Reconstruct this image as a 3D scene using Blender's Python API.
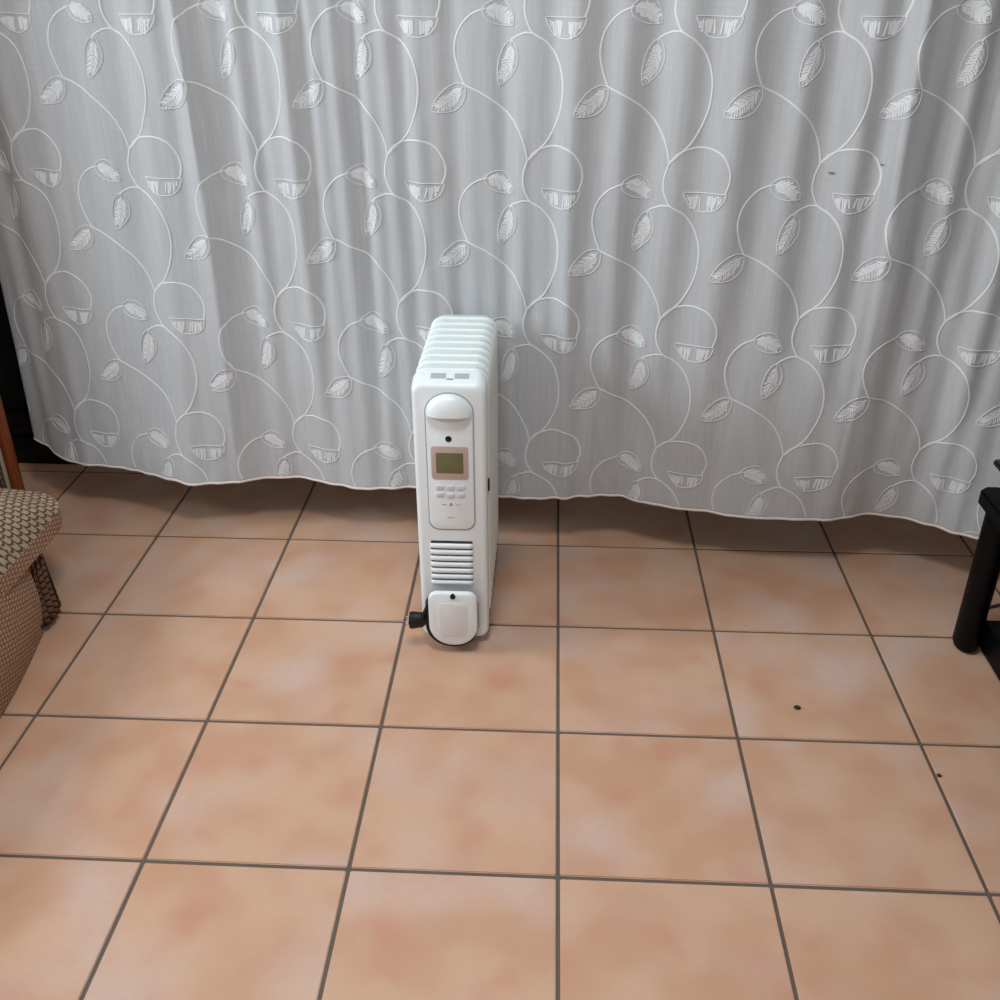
import bpy, bmesh, math, random
from mathutils import Matrix, Vector, Euler
random.seed(7)
SC = bpy.context.scene
for o in list(bpy.data.objects): bpy.data.objects.remove(o)
COL = SC.collection
PI = math.pi

# ------------------------------------------------------------------ camera
T = 0.355                                   # tile pitch in metres (calibrated from the tile grid)
cam = bpy.data.cameras.new('camera'); camo = bpy.data.objects.new('camera', cam); COL.objects.link(camo)
cam.sensor_width = 36; cam.sensor_fit = 'HORIZONTAL'; cam.lens = 36 * 1.00184; cam.clip_start = 0.02
Rm = Matrix.Rotation(0.0523778, 3, 'Z') @ Matrix.Rotation(1.0649512, 3, 'X') @ Matrix.Rotation(-0.0032154, 3, 'Z')
camo.matrix_world = Matrix.Translation((-0.034427, -2.235955, 1.372256)) @ Rm.to_4x4()
SC.camera = camo

# ------------------------------------------------------------------ world, lights, exposure
w = bpy.data.worlds.new('room_ambient'); SC.world = w; w.use_nodes = True
bg = w.node_tree.nodes['Background']; bg.inputs[0].default_value = (1.0, 0.96, 0.92, 1); bg.inputs[1].default_value = 0.20
SC.view_settings.view_transform = 'Standard'; SC.view_settings.look = 'None'
SC.view_settings.gamma = 1; SC.view_settings.use_curve_mapping = False
SC.view_settings.exposure = 0.06
def area(name, loc, target, sx, sy, watts, col):
    l = bpy.data.lights.new(name, 'AREA'); l.shape = 'RECTANGLE'; l.size = sx; l.size_y = sy; l.energy = watts; l.color = col
    o = bpy.data.objects.new(name, l); COL.objects.link(o); o.location = loc
    o.rotation_euler = (Vector(target) - Vector(loc)).to_track_quat('-Z', 'Y').to_euler()
    return o
area('ceiling_lamp_light', (-0.20, -1.25, 2.36), (-0.20, -1.20, 0), 0.40, 0.40, 18, (0.93, 0.98, 1.0))
area('side_window_daylight', (-2.95, -0.85, 1.60), (0.0, -0.6, 0.6), 1.0, 1.2, 60, (0.86, 0.95, 1.0))
area('rear_fill_light', (-0.7, -3.30, 1.60), (-0.3, 0, 0.7), 1.4, 1.1, 10, (0.86, 0.95, 1.0))  # added fill behind the camera to brighten the heater and curtain

# ------------------------------------------------------------------ helpers
def tag(o, label=None, cat=None, group=None, kind=None):
    for k, v in (('label', label), ('category', cat), ('group', group), ('kind', kind)):
        if v: o[k] = v
    return o
def empty(name, loc=(0, 0, 0), rz=0):
    o = bpy.data.objects.new(name, None); o.location = loc; o.rotation_euler = (0, 0, rz); COL.objects.link(o)
    o.empty_display_size = 0.05
    return o
def link(name, me, mat=None, parent=None, smooth=False):
    o = bpy.data.objects.new(name, me); COL.objects.link(o)
    if mat and not me.materials: me.materials.append(mat)
    if parent:
        o.parent = parent
    if smooth:
        for p in me.polygons: p.use_smooth = True
    return o
def bm_obj(name, bm, mat, parent=None, smooth=False, auto=None):
    me = bpy.data.meshes.new(name)
    bmesh.ops.recalc_face_normals(bm, faces=bm.faces[:])
    bm.to_mesh(me); bm.free()
    o = link(name, me, mat, parent, smooth)
    if auto is not None:
        me.set_sharp_from_angle(angle=math.radians(auto))
    return o
def pd_obj(name, v, f, mat, parent=None, smooth=False):
    me = bpy.data.meshes.new(name); me.from_pydata(v, [], f); me.update()
    return link(name, me, mat, parent, smooth)
def box_bm(x0, x1, y0, y1, z0, z1, bev=0.0, seg=2, bm=None):
    nb = bmesh.new()
    bmesh.ops.create_cube(nb, size=1)
    for v in nb.verts:
        v.co = Vector(((x0 + x1) / 2 + v.co.x * (x1 - x0), (y0 + y1) / 2 + v.co.y * (y1 - y0), (z0 + z1) / 2 + v.co.z * (z1 - z0)))
    if bev: bmesh.ops.bevel(nb, geom=nb.edges[:], offset=bev, segments=seg, affect='EDGES', profile=0.5)
    return nb
def box(name, b, mat, parent=None, bev=0.0, seg=2):
    return bm_obj(name, box_bm(*b, bev=bev, seg=seg), mat, parent, smooth=bev > 0, auto=40)
def loft(rings, cap=True):
    """closed loops of equal length -> bmesh"""
    bm = bmesh.new(); L = [[bm.verts.new(p) for p in r] for r in rings]; n = len(rings[0])
    for a, b in zip(L, L[1:]):
        for i in range(n): bm.faces.new((a[i], a[(i + 1) % n], b[(i + 1) % n], b[i]))
    if cap: bm.faces.new(L[0][::-1]); bm.faces.new(L[-1])
    return bm
def rrect(x0, x1, z0, z1, rad, seg=6):
    """rounded rectangle loop in xz; rad = (bottom-left, bottom-right, top-right, top-left) or a number"""
    if not isinstance(rad, (tuple, list)): rad = (rad,) * 4
    pts = []
    for (cx, cz, sx, sz, a0), r in zip(((x0, z0, 1, 1, PI), (x1, z0, -1, 1, 1.5 * PI), (x1, z1, -1, -1, 0), (x0, z1, 1, -1, .5 * PI)), rad):
        for k in range(seg + 1):
            a = a0 + .5 * PI * k / seg
            pts.append((cx + sx * r + r * math.cos(a), cz + sz * r + r * math.sin(a)))
    return pts
def plate(name, outline, y_back, y_front, mat, parent, bev=0.002):
    """an outline in xz extruded towards the viewer (-y) with a rounded front rim"""
    cx = sum(p[0] for p in outline) / len(outline); cz = sum(p[1] for p in outline) / len(outline)
    w_ = max(p[0] for p in outline) - min(p[0] for p in outline); h_ = max(p[1] for p in outline) - min(p[1] for p in outline)
    def ins(d, y): return [(cx + (x - cx) * (1 - 2 * d / w_), y, cz + (z - cz) * (1 - 2 * d / h_)) for x, z in outline]
    rings = [ins(0, y_back), ins(0, y_front + bev)]
    if bev: rings += [ins(bev * .3, y_front + bev * .3), ins(bev, y_front)]
    return bm_obj(name, loft(rings), mat, parent, True, 35)
def catmull(pts, n=8, closed=False):
    P = [Vector(p) for p in pts]; out = []; m = len(P)
    for i in range(m if closed else m - 1):
        p0 = P[(i - 1) % m] if closed or i > 0 else P[0]; p1 = P[i]; p2 = P[(i + 1) % m]
        p3 = P[(i + 2) % m] if closed or i + 2 < m else P[-1]
        for k in range(n):
            t = k / n
            out.append(.5 * (2 * p1 + (p2 - p0) * t + (2 * p0 - 5 * p1 + 4 * p2 - p3) * t * t + (3 * p1 - p0 - 3 * p2 + p3) * t ** 3))
    if not closed: out.append(P[-1])
    return out
def tube(name, pts, r, mat, parent=None, seg=8, closed=False):
    P = [Vector(p) for p in pts]; rings = []; m = len(P); up = Vector((0.13, 0.31, 1)).normalized()
    for i, p in enumerate(P):
        a = P[(i - 1) % m] if closed or i else P[0]; b = P[(i + 1) % m] if closed or i < m - 1 else P[-1]
        t = (b - a).normalized(); u = t.cross(up).normalized(); v = t.cross(u)
        rings.append([p + (u * math.cos(2 * PI * k / seg) + v * math.sin(2 * PI * k / seg)) * r for k in range(seg)])
    bm = loft(rings, cap=not closed)
    if closed:
        bm.verts.ensure_lookup_table()
        for k in range(seg):
            bm.faces.new((bm.verts[(m - 1) * seg + k], bm.verts[(m - 1) * seg + (k + 1) % seg], bm.verts[(k + 1) % seg], bm.verts[k]))
    return bm_obj(name, bm, mat, parent, True)

# ------------------------------------------------------------------ materials
class NT:
    def __init__(s, name):
        s.m = bpy.data.materials.new(name); s.m.use_nodes = True; s.t = s.m.node_tree; s.b = s.t.nodes['Principled BSDF']
    def n(s, typ, **kw):
        nd = s.t.nodes.new(typ)
        for k, v in kw.items():
            if k.startswith('i_'): nd.inputs[k[2:].replace('_', ' ')].default_value = v
            else: setattr(nd, k, v)
        return nd
    def l(s, a, b): s.t.links.new(a, b)
    def mix(s, fac, a, b, blend='MIX'):
        nd = s.t.nodes.new('ShaderNodeMix'); nd.data_type = 'RGBA'; nd.blend_type = blend
        for sock, v in ((nd.inputs[0], fac), (nd.inputs[6], a), (nd.inputs[7], b)):
            if hasattr(v, 'links'): s.l(v, sock)
            elif isinstance(v, (int, float)): sock.default_value = v
            else: sock.default_value = (*v[:3], 1)
        return nd.outputs[2]
    def ramp(s, src, p0, p1):
        r = s.t.nodes.new('ShaderNodeMapRange'); r.interpolation_type = 'SMOOTHSTEP'
        r.inputs[1].default_value = p0; r.inputs[2].default_value = p1
        s.l(src, r.inputs[0]); return r.outputs[0]
    def bump(s, src, strength, dist=0.001):
        b = s.n('ShaderNodeBump'); b.inputs['Strength'].default_value = strength; b.inputs['Distance'].default_value = dist
        s.l(src, b.inputs['Height']); s.l(b.outputs[0], s.b.inputs['Normal'])
def srgb(r, g, b):
    f = lambda c: (c / 255 / 12.92) if c / 255 <= .04045 else ((c / 255 + .055) / 1.055) ** 2.4
    return (f(r), f(g), f(b), 1)
def plain(name, col, rough=.5, spec=.5, metal=0, noise=0.03, scale=30, coat=0):
    k = NT(name); tc = k.n('ShaderNodeTexCoord'); nz = k.n('ShaderNodeTexNoise'); nz.inputs['Scale'].default_value = scale
    k.l(tc.outputs['Object'], nz.inputs['Vector'])
    dark = tuple(c * (1 - noise * 2) for c in col[:3])
    k.l(k.mix(nz.outputs[0], dark, col), k.b.inputs['Base Color'])
    k.b.inputs['Roughness'].default_value = rough; k.b.inputs['Specular IOR Level'].default_value = spec; k.b.inputs['Metallic'].default_value = metal
    if coat: k.b.inputs['Coat Weight'].default_value = coat
    return k.m

def tile_material():
    k = NT('terracotta_tile_glaze'); tc = k.n('ShaderNodeTexCoord'); oi = k.n('ShaderNodeObjectInfo')
    off = k.n('ShaderNodeVectorMath', operation='SCALE'); comb = k.n('ShaderNodeCombineXYZ')
    k.l(oi.outputs['Random'], comb.inputs[0])
    m2 = k.n('ShaderNodeMath', operation='MULTIPLY'); m2.inputs[1].default_value = 7.31; k.l(oi.outputs['Random'], m2.inputs[0]); k.l(m2.outputs[0], comb.inputs[1])
    k.l(comb.outputs[0], off.inputs[0]); off.inputs['Scale'].default_value = 23.0
    add = k.n('ShaderNodeVectorMath', operation='ADD'); k.l(tc.outputs['Object'], add.inputs[0]); k.l(off.outputs[0], add.inputs[1])
    def noise(scale, det, rough=.5, dist=0.0):
        n = k.n('ShaderNodeTexNoise'); n.inputs['Scale'].default_value = scale; n.inputs['Detail'].default_value = det
        n.inputs['Roughness'].default_value = rough; n.inputs['Distortion'].default_value = dist
        k.l(add.outputs[0], n.inputs['Vector']); return n.outputs[0]
    a = noise(7, 1.5, .45); b = noise(9.5, 1.2, .45); c = noise(5, 1, .4); d = noise(60, 3)
    base = k.mix(k.ramp(a, .34, .66), srgb(204, 158, 129), srgb(213, 174, 147))
    base = k.mix(k.ramp(b, .50, .86), base, srgb(204, 146, 122))
    fade = k.mix(k.ramp(c, .46, .80), base, srgb(213, 183, 169))
    fin = k.mix(k.ramp(d, .3, .8), fade, srgb(198, 160, 138))
    out = k.mix(.75, fin, fade)
    k.l(out, k.b.inputs['Base Color'])
    k.b.inputs['Roughness'].default_value = .42; k.b.inputs['Specular IOR Level'].default_value = .35
    k.bump(d, .06, .0006)
    return k.m
def curtain_material():
    k = NT('sheer_voile'); tc = k.n('ShaderNodeTexCoord')
    mp = k.n('ShaderNodeMapping'); mp.inputs['Scale'].default_value = (140, 140, 9); k.l(tc.outputs['Object'], mp.inputs[0])
    n1 = k.n('ShaderNodeTexNoise'); n1.inputs['Scale'].default_value = 1; n1.inputs['Detail'].default_value = 4; k.l(mp.outputs[0], n1.inputs['Vector'])
    mp2 = k.n('ShaderNodeMapping'); mp2.inputs['Scale'].default_value = (7, 7, 260); k.l(tc.outputs['Object'], mp2.inputs[0])
    n2 = k.n('ShaderNodeTexNoise'); n2.inputs['Scale'].default_value = 1; n2.inputs['Detail'].default_value = 3; k.l(mp2.outputs[0], n2.inputs['Vector'])
    c = k.mix(k.ramp(n1.outputs[0], .3, .7), srgb(208, 211, 214), srgb(219, 221, 224))
    c = k.mix(k.ramp(n2.outputs[0], .35, .75), c, srgb(212, 214, 218))
    k.l(c, k.b.inputs['Base Color']); k.b.inputs['Roughness'].default_value = .75; k.b.inputs['Specular IOR Level'].default_value = .15
    k.b.inputs['Sheen Weight'].default_value = .15
    k.bump(n1.outputs[0], .08, .001)
    tr = k.n('ShaderNodeBsdfTranslucent'); k.l(c, tr.inputs[0])
    tp = k.n('ShaderNodeBsdfTransparent')
    m1 = k.n('ShaderNodeMixShader'); m1.inputs[0].default_value = .22; k.l(k.b.outputs[0], m1.inputs[1]); k.l(tr.outputs[0], m1.inputs[2])
    m2 = k.n('ShaderNodeMixShader'); m2.inputs[0].default_value = .12; k.l(m1.outputs[0], m2.inputs[1]); k.l(tp.outputs[0], m2.inputs[2])
    k.l(m2.outputs[0], k.t.nodes['Material Output'].inputs[0])
    return k.m
def weave_material(name, light, mid, dark, su, sv):
    k = NT(name); uv = k.n('ShaderNodeUVMap'); mp = k.n('ShaderNodeMapping'); mp.inputs['Scale'].default_value = (su, sv, 1)
    nz = k.n('ShaderNodeTexNoise'); nz.inputs['Scale'].default_value = 40; k.l(uv.outputs[0], nz.inputs['Vector'])
    wob = k.n('ShaderNodeVectorMath', operation='SCALE'); wob.inputs['Scale'].default_value = .25; k.l(nz.outputs['Color'], wob.inputs[0])
    k.l(uv.outputs[0], mp.inputs[0]); ad = k.n('ShaderNodeVectorMath', operation='ADD'); k.l(mp.outputs[0], ad.inputs[0]); k.l(wob.outputs[0], ad.inputs[1])
    sep = k.n('ShaderNodeSeparateXYZ'); k.l(ad.outputs[0], sep.inputs[0])
    def mth(op, a, b=None, c=None):
        nd = k.n('ShaderNodeMath', operation=op)
        for q, v_ in zip(nd.inputs, (a, b, c)):
            if v_ is None: continue
            if hasattr(v_, 'links'): k.l(v_, q)
            else: q.default_value = v_
        return nd.outputs[0]
    fu = mth('SUBTRACT', mth('FRACT', sep.outputs[0]), .5)                         # place across a column of scales
    odd = mth('MULTIPLY', mth('FRACT', mth('MULTIPLY', mth('FLOOR', sep.outputs[0]), .5)), 1.0)   # every other column half a step on
    wv = mth('FRACT', mth('ADD', mth('ADD', sep.outputs[1], odd), mth('MULTIPLY', mth('MULTIPLY', fu, fu), 1.4)))
    e1 = k.ramp(mth('SUBTRACT', .5, mth('ABSOLUTE', mth('SUBTRACT', wv, .5))), .04, .22)
    e2 = k.ramp(mth('SUBTRACT', .5, mth('ABSOLUTE', fu)), .02, .16)
    e = mth('MULTIPLY', e1, e2)
    cell = k.mix(nz.outputs[0], light, mid)
    k.l(k.mix(e, dark, cell), k.b.inputs['Base Color'])
    k.b.inputs['Roughness'].default_value = .9; k.b.inputs['Specular IOR Level'].default_value = .1
    k.bump(e, .6, .003)
    return k.m
def wood_material(name, c1, c2):
    k = NT(name); tc = k.n('ShaderNodeTexCoord'); mp = k.n('ShaderNodeMapping'); mp.inputs['Scale'].default_value = (60, 60, 4); k.l(tc.outputs['Object'], mp.inputs[0])
    n1 = k.n('ShaderNodeTexNoise'); n1.inputs['Scale'].default_value = 1; n1.inputs['Detail'].default_value = 5; n1.inputs['Distortion'].default_value = .6
    k.l(mp.outputs[0], n1.inputs['Vector']); k.l(k.mix(k.ramp(n1.outputs[0], .3, .7), c1, c2), k.b.inputs['Base Color'])
    k.b.inputs['Roughness'].default_value = .45
    return k.m
def glass_night():
    k = NT('dark_night_glass'); k.b.inputs['Base Color'].default_value = (.006, .007, .009, 1); k.b.inputs['Roughness'].default_value = .06
    return k.m

M = dict(
    tile=tile_material(), grout=plain('grey_grout', srgb(112, 100, 91), .9, .2, noise=.12, scale=25),
    curtain=curtain_material(), thread=plain('white_embroidery_thread', srgb(226, 228, 231), .6, .4, noise=.03, scale=300),
    hem=plain('cream_hem_stitch', srgb(236, 226, 220), .8, .2, noise=.05, scale=200), smudge=plain('dark_smudge', srgb(128, 128, 130), .9, .1),
    wall=plain('white_wall_paint', srgb(225, 222, 215), .9, .2), ceil=plain('white_ceiling_paint', srgb(235, 235, 232), .9, .2),
    steel=plain('white_enamel_steel', srgb(232, 240, 240), .32, .5, noise=.01), plastic=plain('white_plastic', srgb(236, 243, 246), .35, .5, noise=.01),
    plastic_panel=plain('white_panel_plastic', srgb(236, 242, 246), .3, .5, noise=.01), warm_plastic=plain('off_white_plastic', srgb(216, 214, 212), .4, .5, noise=.01),
    inset_plastic=plain('inset_plastic', srgb(230, 233, 236), .4, .5, noise=.01),
    seam=plain('seam_shadow_grey', srgb(164, 171, 180), .6, .3), slot=plain('dark_vent_gap', srgb(60, 66, 74), .7, .2), label_grey=plain('grey_label_print', srgb(176, 183, 184), .5, .3),
    bezel=plain('dusty_rose_bezel', srgb(196, 174, 168), .4, .4), lcd=plain('olive_lcd', srgb(112, 110, 74), .25, .5, noise=.03), print_grey=plain('grey_print', srgb(150, 155, 165), .6, .2),
    button=plain('pale_button', srgb(212, 215, 224), .4, .4), black=plain('black_plastic', srgb(16, 16, 18), .45, .4), rubber=plain('black_cable_rubber', srgb(20, 20, 22), .55, .3),
    metal=plain('plug_pin_metal', srgb(190, 190, 188), .3, .5, metal=1), blackpaint=plain('black_lacquer', srgb(5, 5, 7), .5, .12, noise=.1, scale=8),
    glassblack=plain('black_glass', srgb(8, 9, 11), .12, .5), frame=plain('black_aluminium', srgb(14, 14, 16), .5, .3), night=glass_night(),
    weave=weave_material('scale_weave_fabric', srgb(180, 160, 138), srgb(158, 136, 114), srgb(92, 66, 50), 52, 62),
    weave_fine=weave_material('scale_weave_fabric_panel', srgb(184, 154, 128), srgb(164, 132, 108), srgb(120, 84, 64), 78, 92),
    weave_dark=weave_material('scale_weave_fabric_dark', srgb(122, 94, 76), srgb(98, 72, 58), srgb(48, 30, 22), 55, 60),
    wood=wood_material('orange_stained_wood', srgb(134, 68, 32), srgb(164, 88, 44)), cream=plain('cream_panel_paint', srgb(222, 214, 198), .6, .3),
    crumb=plain('brown_crumb', srgb(70, 52, 42), .9, .2), lampglass=None)

# ------------------------------------------------------------------ floor: grout bed + tiles one by one
CA, CB = -0.11 * T, -0.12                    # curtain line on the floor: y = CA + CB * x
CN = math.sqrt(1 + CB * CB)
fl = box('floor', (-3.3, 2.7, -3.6, 0.75, -0.05, -0.0022), M['grout']); tag(fl, kind='structure')
GW = 0.0067
tb = box_bm(-(T - GW) / 2, (T - GW) / 2, -(T - GW) / 2, (T - GW) / 2, -0.008, 0, bev=0)
bmesh.ops.bevel(tb, geom=[e for e in tb.edges if all(v.co.z > -.001 for v in e.verts)] + [e for e in tb.edges if abs(e.verts[0].co.z - e.verts[1].co.z) > .004], offset=.0016, segments=2, affect='EDGES')
tile_me = bpy.data.meshes.new('floor_tile'); bmesh.ops.recalc_face_normals(tb, faces=tb.faces[:]); tb.to_mesh(tile_me); tb.free(); tile_me.materials.append(M['tile'])
rt = random.Random(3)
for j in range(-9, 2):
    for i in range(-8, 7):
        t = bpy.data.objects.new('floor_tile', tile_me); COL.objects.link(t); t.parent = fl
        t.location = ((i + .5) * T, (j + .5) * T, rt.uniform(-.0004, .0003)); t.rotation_euler = (rt.uniform(-.0008, .0008), rt.uniform(-.0008, .0008), rt.randrange(4) * PI / 2)

# ------------------------------------------------------------------ back wall with a dark sliding door behind the curtain
ANG = math.atan(CB); WD = 0.36; WY = 0.03
def wallframe(name):                          # an empty whose x runs along the wall, y into the wall
    o = empty(name, (0, WY, 0)); return o
bm = box_bm(-3.2, -2.35, WD, WD + .15, 0, 2.6)
def addbox(bm, b):
    t = box_bm(*b); me = bpy.data.meshes.new('tmp'); t.to_mesh(me); t.free(); bm.from_mesh(me); bpy.data.meshes.remove(me)
addbox(bm, (1.75, 2.6, WD, WD + .15, 0, 2.6)); addbox(bm, (-2.35, 1.75, WD, WD + .15, 2.15, 2.6))
wb = bm_obj('wall_back', bm, M['wall']); wb.location = (0, WY, 0); tag(wb, kind='structure')
win = wallframe('window_1'); tag(win, kind='structure')
for nm, b in (('window_frame', (-2.35, 1.75, WD + .01, WD + .11, 0, .07)), ('window_frame', (-2.35, 1.75, WD + .01, WD + .11, 2.08, 2.15)),
              ('window_frame', (-2.35, -2.28, WD + .01, WD + .11, .07, 2.08)), ('window_frame', (1.68, 1.75, WD + .01, WD + .11, .07, 2.08)),
              ('window_stile', (-.98, -.88, WD + .02, WD + .08, .07, 2.08)), ('window_stile', (.38, .48, WD + .02, WD + .08, .07, 2.08))):
    box(nm, b, M['frame'], win, .004)
for x0, x1 in ((-2.28, -.98), (-.88, .38), (.48, 1.68)):
    box('window_pane', (x0, x1, WD + .045, WD + .055, .07, 2.08), M['night'], win)
wl = box('wall_left', (-3.25, -3.1, -3.4, .6, 0, 2.6), M['wall']); tag(wl, kind='structure')
cl = box('ceiling', (-3.25, 2.6, -3.4, .75, 2.6, 2.68), M['ceil']); tag(cl, kind='structure')
# ------------------------------------------------------------------ curtain
HEM = [(-1.48, -.035), (-1.423, -.026), (-1.355, .009), (-1.279, .014), (-1.21, .009), (-1.135, .014), (-1.085, .029), (-1.017, .052), (-.956, .064), (-.897, .043), (-.837, .022), (-.763, -.002), (-.688, -.02), (-.63, -.012), (-.572, 0), (-.515, .013), (-.45, .008), (-.376, -.016), (-.258, -.013), (-.149, .010), (-.075, -.001), (-.002, -.024), (.059, -.045), (.109, -.058), (.147, -.054), (.199, -.031), (.273, -.018), (.346, -.02), (.419, -.002), (.49, .006), (.561, -.006), (.633, -.018), (.695, -.043), (.757, -.068), (.814, -.058), (.891, -.036), (.942, -.007), (.983, .009), (1.06, .03), (1.16, -.01), (1.26, .03), (1.4, 0), (1.5, 0)]
def hem_d(s):
    if s <= HEM[0][0]: return HEM[0][1]
    for (a, da), (b, db) in zip(HEM, HEM[1:]):
        if s <= b:
            t = (s - a) / (b - a); t = t * t * (3 - 2 * t); return da + (db - da) * t
    return HEM[-1][1]
def hem_z(s):
    z = .150
    if s < -1.30: z += .034 * ((-1.30 - s) / .166) ** 2
    return z
S0, S1, ZT = -1.466, 1.45, 2.28
def sstep(a, b, x):
    t = min(1, max(0, (x - a) / (b - a))); return t * t * (3 - 2 * t)
def fold(s, z):
    up = sstep(.15, 1.1, z)
    ph = 1.3 * math.sin(2.1 * s + .4) + .35 * math.sin(z * 2.3 + s * 5)
    d = .0085 * (.35 + .65 * up) * math.sin(2 * PI * s / .112 + 1.7 * ph + .5 * math.sin(9.3 * s))
    d += .0055 * math.sin(2 * PI * s / .058 + 2.5 * math.sin(3.1 * s + .8 * z)) * (.5 + .5 * math.sin(4.4 * s + 2.1 + z * 1.5))
    d += .008 * math.sin(2 * PI * s / .31 + .7 + .5 * z)
    # the sharp crease that runs down the left third
    c = s + .828 + .005 * math.sin(z * 6)
    if -.10 < c < .05:
        d += .020 * (sstep(-.10, -.001, c) if c < 0 else 1 - sstep(0, .012, c)) * (.6 + .4 * up)
    c = s - .662 + .004 * math.sin(z * 7)                 # and its fainter twin on the right
    if -.03 < c < .09:
        d += .011 * (sstep(-.012, 0, c) if c < 0 else 1 - sstep(0, .09, c)) * (.4 + .6 * up)
    c = s + 1.145 + .004 * math.sin(z * 5)                # the flat left end lies a little behind the folds
    d -= .020 * (1 - sstep(-.03, .02, c))
    for s0, z0, amp, wd, hg in ((.115, .50, .012, .03, .09), (.20, .36, -.010, .03, .10), (.02, .62, .008, .03, .12), (.62, .42, .008, .03, .12), (.86, .62, .010, .03, .2), (.24, .42, .012, .05, .16), (.74, .26, .010, .06, .1), (-.33, .95, .008, .03, .2), (.70, .75, .008, .04, .3), (.50, .55, .007, .035, .2)):
        d += amp * math.exp(-((s - s0 + .25 * (z - z0)) / wd) ** 2 - ((z - z0) / hg) ** 2)
    return d
def depth(s, z):
    k = math.exp(-max(0, z - .15) / .30)
    d = hem_d(s) * k + fold(s, z) * (1 - .45 * k)
    if s < -1.28: d -= .05 * ((-1.28 - s) / .157) ** 1.6 * (1 - .75 * k)
    near = math.exp(-((s + .235) / .14) ** 2)            # pushed back a little where the heater stands
    d = d * (1 - .6 * near) - .012 * near
    return d
def cpt(s, z, off=0.0):
    d = depth(s, z) + off
    return ((s + d * CB) / CN, CA + (s * CB - d) / CN, z)
cur = empty('sheer_curtain', (0, 0, 0)); tag(cur, 'long sheer pale grey curtain embroidered with white leafy vines', 'curtain')
NS, NZ = 420, 110
vs, fs = [], []
for j in range(NZ + 1):
    for i in range(NS + 1):
        s = S0 + (S1 - S0) * i / NS; h = hem_z(s); z = h + (ZT - h) * (j / NZ) ** 1.15
        vs.append(cpt(s, z))
for j in range(NZ):
    for i in range(NS):
        a = j * (NS + 1) + i; fs.append((a, a + 1, a + NS + 2, a + NS + 1))
cm = pd_obj('curtain_cloth', vs, fs, M['curtain'], cur, True)
sm = cm.modifiers.new('thickness', 'SOLIDIFY'); sm.thickness = .0006; sm.offset = -1
def ribbon(path, wid, off=.0012, lift=.0008):
    """a thin raised stitched line on the cloth; path in (s, z)"""
    v, f = [], []; n = len(path)
    keep = []
    path = [(s - .002 + .016 * (1 - sstep(.25, .85, z)) + .003 * math.sin(11 * s - 3 * z), z + .004 + .003 * math.sin(7 * s + 5 * z) + sstep(.25, .85, s) * (.012 + .024 * (1 - sstep(.2, .9, z)))) for s, z in path]
    for i, (s, z) in enumerate(path):
        a = path[max(0, i - 1)]; b = path[min(n - 1, i + 1)]
        tx, tz = b[0] - a[0], b[1] - a[1]; L = math.hypot(tx, tz) or 1
        nx, nz = -tz / L, tx / L
        for q, o in ((-.5, off * .3), (0, off + lift), (.5, off * .3)):
            v.append(cpt(s + nx * wid * q, z + nz * wid * q, o))
        keep.append(z > hem_z(s) + .006 and S0 + .004 < s < S1 - .004)
    for i in range(n - 1):
        if keep[i] and keep[i + 1]:
            for q in (0, 1):
                a = i * 3 + q; f.append((a, a + 1, a + 4, a + 3))
    return v, f
def join(parts):
    V, F = [], []
    for v, f in parts:
        o = len(V); V += v; F += [tuple(i + o for i in q) for q in f]
    return V, F
def sew(name, parts, parent):
    V, F = join(parts)
    if not F: return None
    used = sorted({i for q in F for i in q}); mp = {u: k for k, u in enumerate(used)}
    return pd_obj(name, [V[u] for u in used], [tuple(mp[i] for i in q) for q in F], M['thread'], parent, True)
def cs(pts, ox, oz, n=6): return [(p.x + ox, p.y + oz) for p in catmull([(x, z, 0) for x, z in pts], n)]
RING = [(-.0553, .0282), (-.0386, .0474), (-.0131, .0581), (.0176, .0596), (.0464, .0481), (.0641, .0215), (.0673, -.0058), (.0598, -.0298)]
BOWL = [(-.0231, -.0286), (.02, -.0292), (.0636, -.0297)], [(.0636, -.0297), (.0586, -.0459), (.0453, -.0609), (.023, -.0678), (.0022, -.0641), (-.0138, -.0484), (-.0231, -.0286)]
STEM = [(-.0553, .0282), (-.0633, .002), (-.0638, -.0219), (-.057, -.0418), (-.0467, -.0577), (-.0204, -.0731), (.0009, -.0969), (.0141, -.1297), (.0178, -.1633), (.0122, -.2066), (-.0093, -.256), (-.0346, -.2842), (-.0553, -.3038)]
BRAN = [(-.0467, -.0577), (-.0586, -.0565), (-.0706, -.0585), (-.0895, -.0674), (-.0950, -.0757)]
LOOP = [(-.145, -.0125), (-.1757, -.0256), (-.2008, -.0549), (-.209, -.0925), (-.2007, -.1301), (-.1894, -.157)]
SWEEP = [(-.1894, -.157), (-.1497, -.1751), (-.1132, -.1995), (-.0843, -.2288), (-.0639, -.2678), (-.0556, -.3035)]
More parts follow.
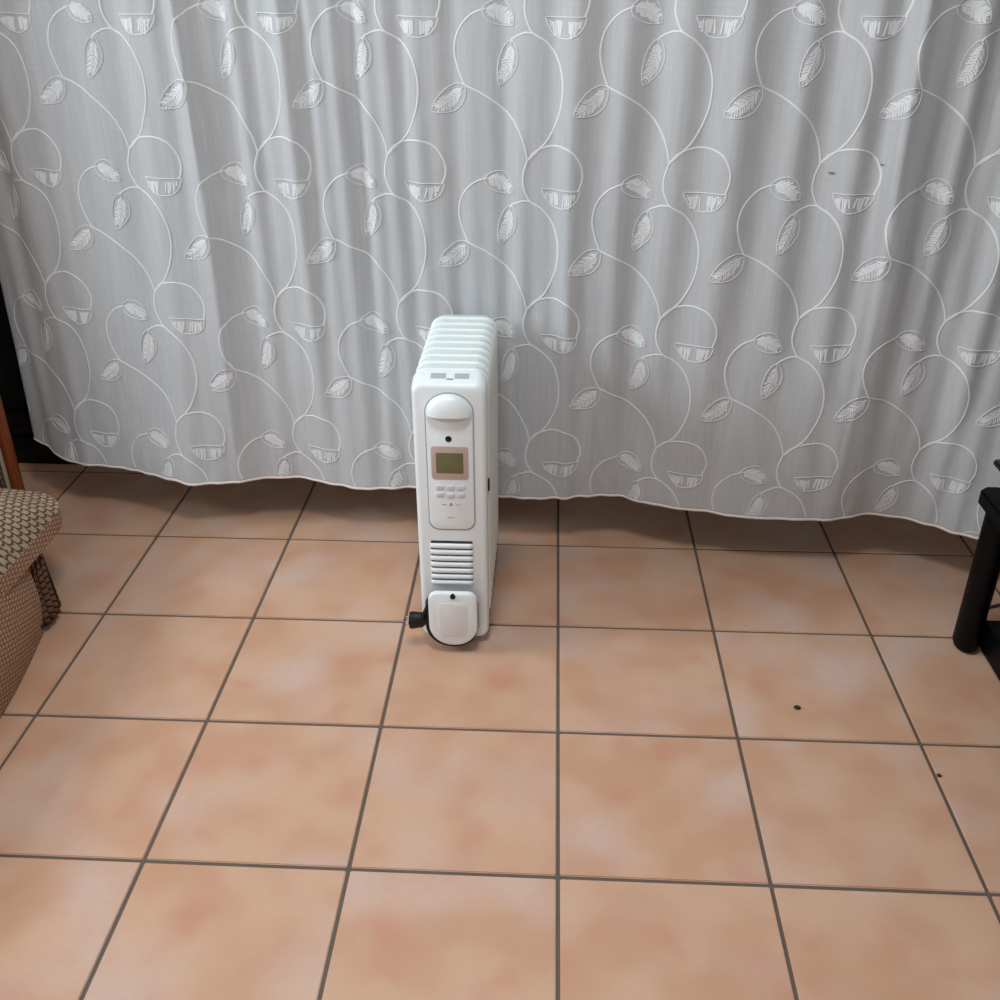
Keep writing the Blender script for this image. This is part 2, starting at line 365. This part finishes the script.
def leaf(base, tip, wid, ox, oz, rg, bend=.12):
    bx_, bz_ = base[0] + ox, base[1] + oz; tx, tz = tip[0] + ox - bx_, tip[1] + oz - bz_; L = math.hypot(tx, tz); ux, uz = tx / L, tz / L; nx, nz = -uz, ux
    def at(t, w): 
        c = bend * L * math.sin(PI * t)
        return (bx_ + ux * L * t + nx * (w * wid + c), bz_ + uz * L * t + nz * (w * wid + c))
    prof = lambda t: math.sin(PI * min(1, t ** .85)) ** .75
    outl = [at(k / 16, .5 * prof(k / 16)) for k in range(17)] + [at(1 - k / 16, -.5 * prof(1 - k / 16)) for k in range(1, 17)]
    parts = [ribbon(outl, .0022)]
    inner = []
    nb = 12
    for k in range(nb):                                     # feather stitches either side of the midrib
        t = .14 + .66 * k / (nb - 1)
        for sd in (-1, 1):
            w_ = .33 * prof(t) * (1 + rg.uniform(-.25, .1)) * sd
            inner.append(ribbon([at(t, 0), at(t + .05, w_ * .55), at(t + .10, w_)], .0038, .0012, .0006))
    parts.append(ribbon([at(.06 + .86 * k / 8, 0) for k in range(9)], .0022))
    return parts, inner
rg = random.Random(11)
COLS = [-1.543 + .3015 * k for k in range(11)]
ROWS = [1.605, 1.273, .941, .609, .277]
for zz in ROWS:
    for ss in COLS:
        ox, oz = ss, zz
        sew('embroidered_vine', [ribbon(cs(STEM, ox, oz), .0044)], cur)
        sew('embroidered_tendril', [ribbon(cs(LOOP, ox, oz), .0042)], cur)
        sew('embroidered_tendril', [ribbon(cs(SWEEP, ox, oz), .0042)], cur)
        sew('embroidered_ring', [ribbon(cs(RING, ox, oz), .0044)], cur)
        sew('embroidered_tendril', [ribbon(cs(BRAN, ox, oz), .0042)], cur)
        for base, tip, wd, bd in (((-.150, -.012), (-.0870, -.0413), .046, .10), ((-.1894, -.157), (-.2574, -.2106), .046, .06), ((-.0915, -.0700), (-.1187, -.1565), .040, .05)):
            p, q = leaf(base, tip, wd, ox, oz, rg, bd)
            lf = sew('embroidered_leaf', p, cur)
            if lf: sew('feather_stitch', q, lf)
        bowl = [ribbon(cs(BOWL[0], ox, oz), .0022), ribbon(cs(BOWL[1], ox, oz), .0026)]
        fill = []
        for k in range(17):                                     # two tufts of stitches that leave a notch between them
            u = -.92 + 1.84 * k / 16
            if abs(u) < .17: continue
            x = .020 + u * .036; room = .033 * math.sqrt(max(0, 1 - u * u)); dep = room * (.35 + .6 * abs(math.sin(u * 2.6))) * rg.uniform(.7, 1.05) + .004
            z0 = oz - .034 - rg.uniform(0, .004); lean = rg.uniform(-.004, .004)
            fill.append(ribbon([(ox + x, z0), (ox + x * .98 + lean * .5, z0 - dep * .5), (ox + x * .93 + lean, z0 - dep)], rg.uniform(.0034, .0054), .0012, .0006))
        bl = sew('embroidered_blossom', bowl, cur)
        if bl: sew('feather_stitch', fill, bl)
# rolled hem along the bottom edge
v, f = [], []
HN = 360
for i in range(HN + 1):
    s = S0 + (S1 - S0) * i / HN; h = hem_z(s)
    for dz, o in ((-.0015, -.001), (-.001, .0014), (.002, .0022), (.0045, .0014), (.0055, .0002)): v.append(cpt(s, h + dz, o))
for i in range(HN):
    for q in range(4): a = i * 5 + q; f.append((a, a + 5, a + 6, a + 1))
pd_obj('rolled_hem', v, f, M['hem'], cur, True)
for s, z, r in ((.535, .964, .0045), (.628, .985, .003)):
    pts = [(s + r * 1.5 * math.cos(2 * PI * k / 10), z + r * .6 * math.sin(2 * PI * k / 10)) for k in range(10)]
    pd_obj('smudge', [cpt(a, b, .0012) for a, b in pts], [tuple(range(10))], M['smudge'], cur)
# the rail it hangs from
rail = box('trim_1', (-1.6, 1.6, -.02, .02, 2.27, 2.31), M['ceil']); rail.location = (0, CA, 0); rail.rotation_euler = (0, 0, ANG); tag(rail, kind='structure')
for x in (-1.5, 0, 1.5):
    box('rail_bracket', (x - .015, x + .015, -.015, .015, 2.31, 2.60), M['ceil'], rail)

# ------------------------------------------------------------------ oil heater
H = empty('oil_heater', (-.2275, -.25, 0)); tag(H, 'white oil-filled fin heater with digital panel standing before the curtain', 'heater')
HX, HY = -.2275, -.25
YF = -.43 - HY                                # front face in heater coordinates
XL, XR = -.304 - HX, -.156 - HX
def hloop(y, ins, zt, zb=.016, rad=.020):
    return [(x, y, z) for x, z in rrect(XL + ins, XR - ins, zb + ins, zt - ins, max(.004, rad - ins * .5), 6)]
yb = -.390 - HY
front = [hloop(yb, .0015, .638), hloop(yb - .004, 0, .6375), hloop(YF + .014, 0, .628), hloop(YF + .006, .0015, .6265), hloop(YF + .0018, .005, .626), hloop(YF, .010, .626)]
hs = bm_obj('front_housing', loft(front), M['plastic'], H, True, 50)
# fins
fw = .0757
fx = -.2278 - HX
def fin_ring(y, ins): return [(x, y, z) for x, z in rrect(fx - fw + ins, fx + fw - ins, .052 + ins, .642 - ins, .028, 6)]
fin_b = loft([fin_ring(-.0180, .014), fin_ring(-.0178, .0045), fin_ring(-.0165, .0012), fin_ring(-.0135, 0), fin_ring(-.0100, .0006), fin_ring(-.0060, .0030), fin_ring(.0100, .0042), fin_ring(.0165, .0056), fin_ring(.0178, .008), fin_ring(.0180, .014)])
fin_me = bpy.data.meshes.new('fin'); bmesh.ops.recalc_face_normals(fin_b, faces=fin_b.faces[:]); fin_b.to_mesh(fin_me); fin_b.free(); fin_me.materials.append(M['steel'])
for p in fin_me.polygons: p.use_smooth = True
fin_me.set_sharp_from_angle(angle=math.radians(60))
for k in range(9):
    fo = bpy.data.objects.new('fin', fin_me); COL.objects.link(fo); fo.parent = H; fo.location = (0, -.3735 + k * .0390 - HY, 0)
for z in (.10, .58):                          # oil tubes that join the fins
    tube('oil_tube', [(fx, -.39 - HY, z), (fx, -.06 - HY, z)], .022, M['steel'], H, 12)
# castor brackets and wheels under the body
for y in (-.36, -.11):
    box('castor_bracket', (fx - .07, fx + .07, y - .012 - HY, y + .012 - HY, .034, .056), M['black'], H, .003)
    for sx in (-.055, .055):
        tube('castor_wheel', [(fx + sx - .009, y - HY, .018), (fx + sx + .009, y - HY, .018)], .018, M['black'], H, 16)
# grey flaps and mark on the top of the housing
def topz(y): return .6375 + (y - (yb - .004)) * (.6375 - .628) / ((yb - .004) - (YF + .014))
def top_patch(name, x0, x1, y0, y1, mat, e=.0006):
    pts = [(x0, y0), (x1, y0), (x1, y1), (x0, y1)]
    v = [(x, y, topz(y) + e) for x, y in pts] + [(x, y, topz(y) - .002) for x, y in pts]
    pd_obj(name, v, [(0, 1, 2, 3), (4, 7, 6, 5), (0, 4, 5, 1), (1, 5, 6, 2), (2, 6, 7, 3), (3, 7, 4, 0)], mat, H)
top_patch('top_label', -.266 - HX, -.236 - HX, YF + .018, YF + .031, M['label_grey'])
top_patch('top_label', -.219 - HX, -.190 - HX, YF + .018, YF + .031, M['label_grey'])
top_patch('top_mark', -.234 - HX, -.221 - HX, YF + .0145, YF + .018, M['print_grey'])
# control panel with arched top
def arch(x0, x1, z0, zs, zt, rb, n=18):
    pts = [(x, z) for x, z in rrect(x0, x1, z0, zs, (rb, rb, .0001, .0001), 6)][:14]
    cx = (x0 + x1) / 2; a = (x1 - x0) / 2; b = zt - zs
    pts += [(cx + a * math.cos(PI * k / n), zs + b * math.sin(PI * k / n)) for k in range(n + 1)]
    return pts
px0, px1 = -.2785 - HX, -.1800 - HX
plate('panel_seam_shadow', arch(px0, px1, .296, .565, .6085, .022), YF + .002, YF - .0006, M['seam'], H, 0)  # flat grey ring; its tone paints the shadow line of the groove
panel = plate('control_panel', arch(px0 + .0022, px1 - .0022, .2985, .565, .606, .021), YF + .002, YF - .0032, M['plastic_panel'], H, .003)
# handle lip: half dome that overhangs a finger recess
hx = (px0 + px1) / 2; ha = (px1 - px0) / 2 - .004
rings = []
for t in range(7):
    a = t / 6 * PI / 2; sc = math.cos(a) * .75 + .25 if t < 6 else .22; yy = YF - .003 - .017 * math.sin(a)
    zlo = .5610; ring = []
    n = 20
    for k in range(n + 1):
        an = PI * k / n; ring.append((hx + ha * sc * math.cos(an), yy, zlo + .0440 * sc * math.sin(an) * (.98)))
    for k in range(1, 8):
        u = -1 + 2 * k / 8; ring.append((hx + ha * sc * u, yy, zlo + .0018 * (1 - u * u) * 0))
    rings.append(ring)
bm_obj('handle_lip', loft(rings), M['plastic'], panel, True, 50)
plate('finger_recess', [(hx + .040 * math.cos(PI + PI * k / 16), .5600 + .014 * math.sin(PI + PI * k / 16)) for k in range(17)], YF, YF - .0036, M['warm_plastic'], panel, .0002)
def disc(name, x, z, r, y0, y1, mat, par, n=20):
    plate(name, [(x + r * math.cos(2 * PI * k / n), z + r * math.sin(2 * PI * k / n)) for k in range(n)], y0, y1, mat, par, .0006)
disc('sensor_window', -.2318 - HX, .509, .0066, YF, YF - .0042, M['black'], panel)
bz = plate('display_bezel', rrect(-.2685 - HX, -.1925 - HX, .418, .493, .007), YF, YF - .0045, M['bezel'], panel, .001)
plate('display_screen', rrect(-.2585 - HX, -.2030 - HX, .4325, .4785, .002), YF, YF - .0052, M['lcd'], bz, .0003)
for x, z in ((-.252, .3985), (-.2305, .3985), (-.209, .3985), (-.252, .3815), (-.2305, .3795), (-.209, .3815)):
    plate('button', rrect(x - .0085 - HX, x + .0085 - HX, z - .0055, z + .0055, .0025, 4), YF, YF - .0050, M['button'], panel, .0014)
# small printed marks
plate('printed_mark', [(-.2345 - HX, .356), (-.2265 - HX, .356), (-.2285 - HX, .3625), (-.2325 - HX, .3625)], YF, YF - .0035, M['print_grey'], panel, 0)
for x in (-.245, -.216):
    plate('printed_mark', rrect(x - .005 - HX, x + .005 - HX, .3575, .3592, .0004, 2), YF, YF - .0035, M['print_grey'], panel, 0)
plate('printed_mark', rrect(-.239 - HX, -.2235 - HX, .3265, .3287, .0004, 2), YF, YF - .0035, M['label_grey'], panel, 0)
# vent: dark gaps between white louvres
vent = plate('vent_grille', rrect(-.2765 - HX, -.1875 - HX, .1605, .2690, .003), YF + .002, YF - .0008, M['slot'], H, 0)
for k in range(7):
    zc = .2575 - k * .01545
    pr = [(-.0008, .0055), (-.0040, .0052), (-.0060, .0030), (-.0062, -.0010), (-.0048, -.0048), (-.0008, -.0066)]
    x0, x1 = -.2780 - HX, -.1862 - HX
    bm = loft([[(x, YF + dy * s, zc + dz) for dy, dz in pr] for x, s in ((x0, .25), (x0 + .004, .8), (x0 + .010, 1), (x1 - .010, 1), (x1 - .004, .8), (x1, .25))])
    bm_obj('louvre', bm, M['plastic_panel'], vent, True, 60)
# cord store: shield, screw, wound cable, plug
sx0, sx1 = -.2825 - HX, -.1765 - HX
ys = -.468 - HY
sh = plate('cord_shield', rrect(sx0, sx1, .026, .163, (.050, .050, .020, .020), 8), ys + .006, ys - .006, M['plastic'], H, .006)
plate('shield_inset', rrect(sx0 + .020, sx1 - .020, .050, .140, (.018, .018, .012, .012), 6), ys, ys - .0072, M['inset_plastic'], sh, .0030)
disc('shield_screw', (sx0 + sx1) / 2 + .001, .1565, .0058, ys, ys - .0085, M['black'], sh)
box('shield_stem', (-.262 - HX, -.197 - HX, ys + .004, YF + .003, .050, .118), M['plastic'], sh, .003)
for k, (g, dy) in enumerate(((.0015, .011), (-.001, .019), (.0030, .0265))):
    loop = [(x - .0015, ys + dy + .0, z) for x, z in rrect(sx0 - .0015 - g, sx1 - .004 + g * .5, .0185 - g, .135, (.052, .048, .02, .02), 8)]
    loop = [q for q in loop]
    tube('wound_cable', loop, .0042, M['rubber'], H, 8, closed=True)
plug = empty('plug', (0, 0, 0)); plug.parent = H
bpl = loft([[(x, ys + .018 + math.cos(a) * ry, zc + math.sin(a) * rz) for a in [2 * PI * k / 14 for k in range(14)]] for x, ry, rz, zc in
            ((sx0 - .002, .007, .008, .078), (sx0 - .010, .011, .013, .078), (sx0 - .016, .014, .018, .077), (sx0 - .040, .016, .0215, .0750), (sx0 - .045, .0145, .0195, .0750))])
plug_body = bm_obj('plug_body', bpl, M['black'], H, True, 45)
bpy.data.objects.remove(plug)
for dz, r in ((.0095, .0023), (-.0085, .0023), (.0005, .0030)):
    tube('plug_pin', [(sx0 - .043, ys + .014 + (0 if r < .0028 else -.006), .0765 + dz), (sx0 - .053, ys + .014 + (0 if r < .0028 else -.006), .0755 + dz)], r, M['metal'], plug_body, 10)
sr = loft([[(x, ys + .016 + math.cos(a) * r, z + math.sin(a) * r) for a in [2 * PI * k / 10 for k in range(10)]] for x, z, r in ((sx0 - .016, .084, .013), (sx0 - .010, .100, .0105), (sx0 - .003, .118, .007), (sx0 + .005, .134, .0042))])
bm_obj('strain_relief', sr, M['rubber'], plug_body, True)
# small dark cut-out on the right flank
box('side_slot', (XR - .004, XR + .0035, -.400 - HY, -.388 - HY, .374, .400), M['black'], H, .001)

# ------------------------------------------------------------------ armchair (only its seat front reaches into view)
AC = empty('armchair', (-1.55, -.75, 0)); tag(AC, 'low armchair in beige and brown scale-weave fabric at the left edge', 'armchair')
ax, ay = -1.55, -.75
def uvbox(o):
    me = o.data; uvl = me.uv_layers.new(name='UVMap')
    for p in me.polygons:
        n = p.normal; a = max(range(3), key=lambda i: abs(n[i]))
        for li in p.loop_indices:
            c = me.vertices[me.loops[li].vertex_index].co
            uvl.data[li].uv = ((c.y, c.z) if a == 0 else (c.x, c.z) if a == 1 else (c.y, c.x))
def cushion(name, b, bev, crown, mat, cuts=14):
    """boxed cushion with a crowned top"""
    bm = box_bm(*b)
    bmesh.ops.subdivide_edges(bm, edges=bm.edges[:], cuts=cuts, use_grid_fill=True)
    x0, x1, y0, y1, z0, z1 = b; xc, yc = (x0 + x1) / 2, (y0 + y1) / 2; hx_, hy_, hz = (x1 - x0) / 2, (y1 - y0) / 2, (z1 - z0) / 2; zc = (z0 + z1) / 2
    for v in bm.verts:
        u, w_, q = (v.co.x - xc) / hx_, (v.co.y - yc) / hy_, (v.co.z - zc) / hz
        # round the vertical corners
        r = bev; dx = abs(v.co.x - xc) - (hx_ - r); dy = abs(v.co.y - yc) - (hy_ - r)
        if dx > 0 and dy > 0:
            m_ = max(dx, dy); L = math.hypot(dx, dy)
            if L > 1e-6:
                v.co.x = xc + math.copysign(hx_ - r + dx * m_ / L, v.co.x - xc); v.co.y = yc + math.copysign(hy_ - r + dy * m_ / L, v.co.y - yc)
        if q > .98: v.co.z += crown * max(0, 1 - abs(u) ** 3.0) ** .8 * max(0, 1 - abs(w_) ** 3.0) ** .8
    o = bm_obj(name, bm, mat, AC, True, 55); uvbox(o); return o
sc_ = cushion('seat_cushion', (-2.0 - ax, -1.146 - ax, -1.25 - ay, -.205 - ay, .200, .242), .12, .125, M['weave'], 24)
sc_.data.materials.append(M['weave_fine'])
for p in sc_.data.polygons:
    if abs(p.normal.z) < .5: p.material_index = 1
bp = box_bm(-2.0 - ax, -1.180 - ax, -1.24 - ay, -.405 - ay, 0.0, .202)
bmesh.ops.bevel(bp, geom=[e for e in bp.edges if abs(e.verts[0].co.z - e.verts[1].co.z) > .1], offset=.03, segments=4, affect='EDGES')
for yc in [-.45 - .05 * k - ay for k in range(16)]:
    bmesh.ops.bisect_plane(bp, geom=bp.verts[:] + bp.edges[:] + bp.faces[:], plane_co=(0, yc, 0), plane_no=(0, 1, 0))
for zc in (.03, .06, .09, .12, .15, .18):
    bmesh.ops.bisect_plane(bp, geom=bp.verts[:] + bp.edges[:] + bp.faces[:], plane_co=(0, 0, zc), plane_no=(0, 0, 1))
for v_ in bp.verts:                                       # bowed, softly bellied front
    if v_.co.x > -1.3 - ax:
        t = (-.405 - (v_.co.y + ay)) / .835
        v_.co.x += .052 * math.sin(PI * min(1, max(0, t))) + .012 * math.sin(PI * v_.co.z / .202)
o = bm_obj('front_panel', bp, M['weave_fine'], AC, True, 45); uvbox(o)
# gathered skirt at the far end, its lower edge frayed into points
v, f = [], []
NK = 48
SK = [(-1.196, -.470), (-1.176, -.428), (-1.171, -.392), (-1.184, -.366), (-1.23, -.355), (-1.33, -.35), (-1.45, -.34)]
sp = catmull([(x, y, 0) for x, y in SK], 8)
for i, c in enumerate(sp):
    a_, b_ = sp[max(0, i - 1)], sp[min(len(sp) - 1, i + 1)]; tn = (b_ - a_).normalized(); nn = Vector((tn.y, -tn.x, 0))
    for j in range(7):
        q = j / 6; zz = .198 - (.198 - .016 - .012 * (i % 2)) * q
        pl = (.003 + .005 * q) * math.sin(i * 1.55) + .010 * q
        v.append((c.x + nn.x * pl - ax, c.y + nn.y * pl - ay, zz))
NK = len(sp) - 1
for i in range(NK):
    for j in range(6): a = i * 7 + j; f.append((a, a + 7, a + 8, a + 1))
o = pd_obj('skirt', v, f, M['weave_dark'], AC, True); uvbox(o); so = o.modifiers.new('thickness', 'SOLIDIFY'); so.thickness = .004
# arm at the far side and the back, mostly outside the picture
def softbox(name, b, bev, mat):
    bm = box_bm(*b, bev=bev, seg=4); o = bm_obj(name, bm, mat, AC, True, 60); uvbox(o)
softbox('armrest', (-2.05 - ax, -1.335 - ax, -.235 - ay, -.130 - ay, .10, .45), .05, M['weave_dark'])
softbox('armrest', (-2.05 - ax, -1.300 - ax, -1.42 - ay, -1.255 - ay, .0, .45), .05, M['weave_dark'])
softbox('backrest', (-2.25 - ax, -2.0 - ax, -1.42 - ay, -.130 - ay, 0, .85), .07, M['weave'])

# ------------------------------------------------------------------ wood-edged screen panel behind the armchair
CX1 = -1.462
cb = empty('room_divider', (-1.78, .09, 0)); tag(cb, 'upright cream panel with orange wood edging behind the armchair', 'room divider')
kx, ky = -1.78, .09
box('frame_stile', (CX1 - .016 - kx, CX1 - kx, .075 - ky, .115 - ky, 0, 1.75), M['wood'], cb, .003)
box('frame_stile', (-2.12 - kx, -2.104 - kx, .075 - ky, .115 - ky, 0, 1.75), M['wood'], cb, .003)
box('frame_rail', (-2.104 - kx, CX1 - .016 - kx, .075 - ky, .115 - ky, 1.72, 1.75), M['wood'], cb, .003)
box('frame_rail', (-2.104 - kx, CX1 - .016 - kx, .075 - ky, .115 - ky, 0, .03), M['wood'], cb, .003)
box('panel', (-2.104 - kx, CX1 - .016 - kx, .078 - ky, .112 - ky, .03, 1.72), M['cream'], cb)

# tall shelves added out of view to shade the curtain's left end
bc = empty('shade_bookcase', (-1.95, -.02, 0)); tag(bc, 'unseen open wooden shelving added to shade the curtain', 'shade_bookcase')
qx, qy = -1.95, -.02
for x in (-2.32, -1.572):
    box('side_panel', (x - qx, x + .022 - qx, -.125 - qy, .06 - qy, 0, 1.9), M['wood'], bc, .002)
for z in (.05, .45, .85, 1.25, 1.6, 1.878):
    box('shelf', (-2.298 - qx, -1.572 - qx, -.123 - qy, .05 - qy, z, z + .022), M['wood'], bc, .002)
box('back_panel', (-2.298 - qx, -1.572 - qx, .05 - qy, .058 - qy, .0, 1.9), M['wood'], bc)

# ------------------------------------------------------------------ black stand at the right edge
TS = empty('media_stand', (1.2, -.75, 0)); tag(TS, 'black media stand with round post and open shelves at the right edge', 'stand')
tx, ty = 1.2, -.75
def post(x, y):
    rings = []
    for z, s in ((0, .72), (.004, .86), (.012, 1), (.37, 1)):
        rings.append([(x - tx + .026 * s * math.cos(a), y - ty + .036 * s * math.sin(a), z) for a in [2 * PI * k / 20 for k in range(20)]])
    bm_obj('post', loft(rings), M['blackpaint'], TS, True, 40)
for x, y in ((.905, -.388), (.905, -1.10), (1.50, -.388), (1.50, -1.10)): post(x, y)
def slab(name, x0, x1, y0, y1, z0, z1, ch, mat):
    pts = [(x0 + ch, y0), (x1 - ch, y0), (x1, y0 + ch), (x1, y1 - ch), (x1 - ch, y1), (x0 + ch, y1), (x0, y1 - ch), (x0, y0 + ch)]
    bm = loft([[(x - tx, y - ty, z) for x, y in pts] for z in (z0, z1)])
    bmesh.ops.bevel(bm, geom=bm.edges[:], offset=.003, segments=2, affect='EDGES')
    bm_obj(name, bm, mat, TS, True, 35)
slab('lower_shelf', .932, 1.475, -1.10, -.385, .006, .072, .004, M['blackpaint'])
slab('middle_shelf', .852, 1.56, -1.16, -.372, .365, .396, .016, M['blackpaint'])
for x, y in ((.93, -.42), (.93, -1.10), (1.48, -.42), (1.48, -1.10)):
    tube('spacer', [(x - tx, y - ty, .395), (x - tx, y - ty, .455)], .012, M['blackpaint'], TS, 12)
slab('top_shelf', .862, 1.55, -1.15, -.385, .454, .466, .004, M['glassblack'])
cbl = tube('floor_cable', [(p.x, p.y, p.z) for p in catmull([(1.06, -.22, .004), (1.01, -.24, .004), (.985, -.27, .004), (1.00, -.31, .004), (1.10, -.33, .004)], 8)], .0035, M['slot'])
tag(cbl, 'thin dark cable lying on the floor behind the black stand', 'cable')

# ------------------------------------------------------------------ crumbs on the tiles
def crumb(x, y, s, label, seed):
    r = random.Random(seed); bm = bmesh.new(); bmesh.ops.create_icosphere(bm, subdivisions=2, radius=s)
    for v_ in bm.verts: v_.co = Vector((v_.co.x * r.uniform(.7, 1.2), v_.co.y * r.uniform(.7, 1.3), max(-.0001, v_.co.z * .5 + s * .25)))
    o = bm_obj('crumb', bm, M['crumb']); o.location = (x, y, 0.0002); tag(o, label, 'crumb', 'crumbs on the floor')
crumb(.490, -.6145, .0068, 'dark brown crumb in the middle of a floor tile', 1)
crumb(.717, -.796, .0045, 'tiny brown crumb beside a grout line near the right edge', 2)
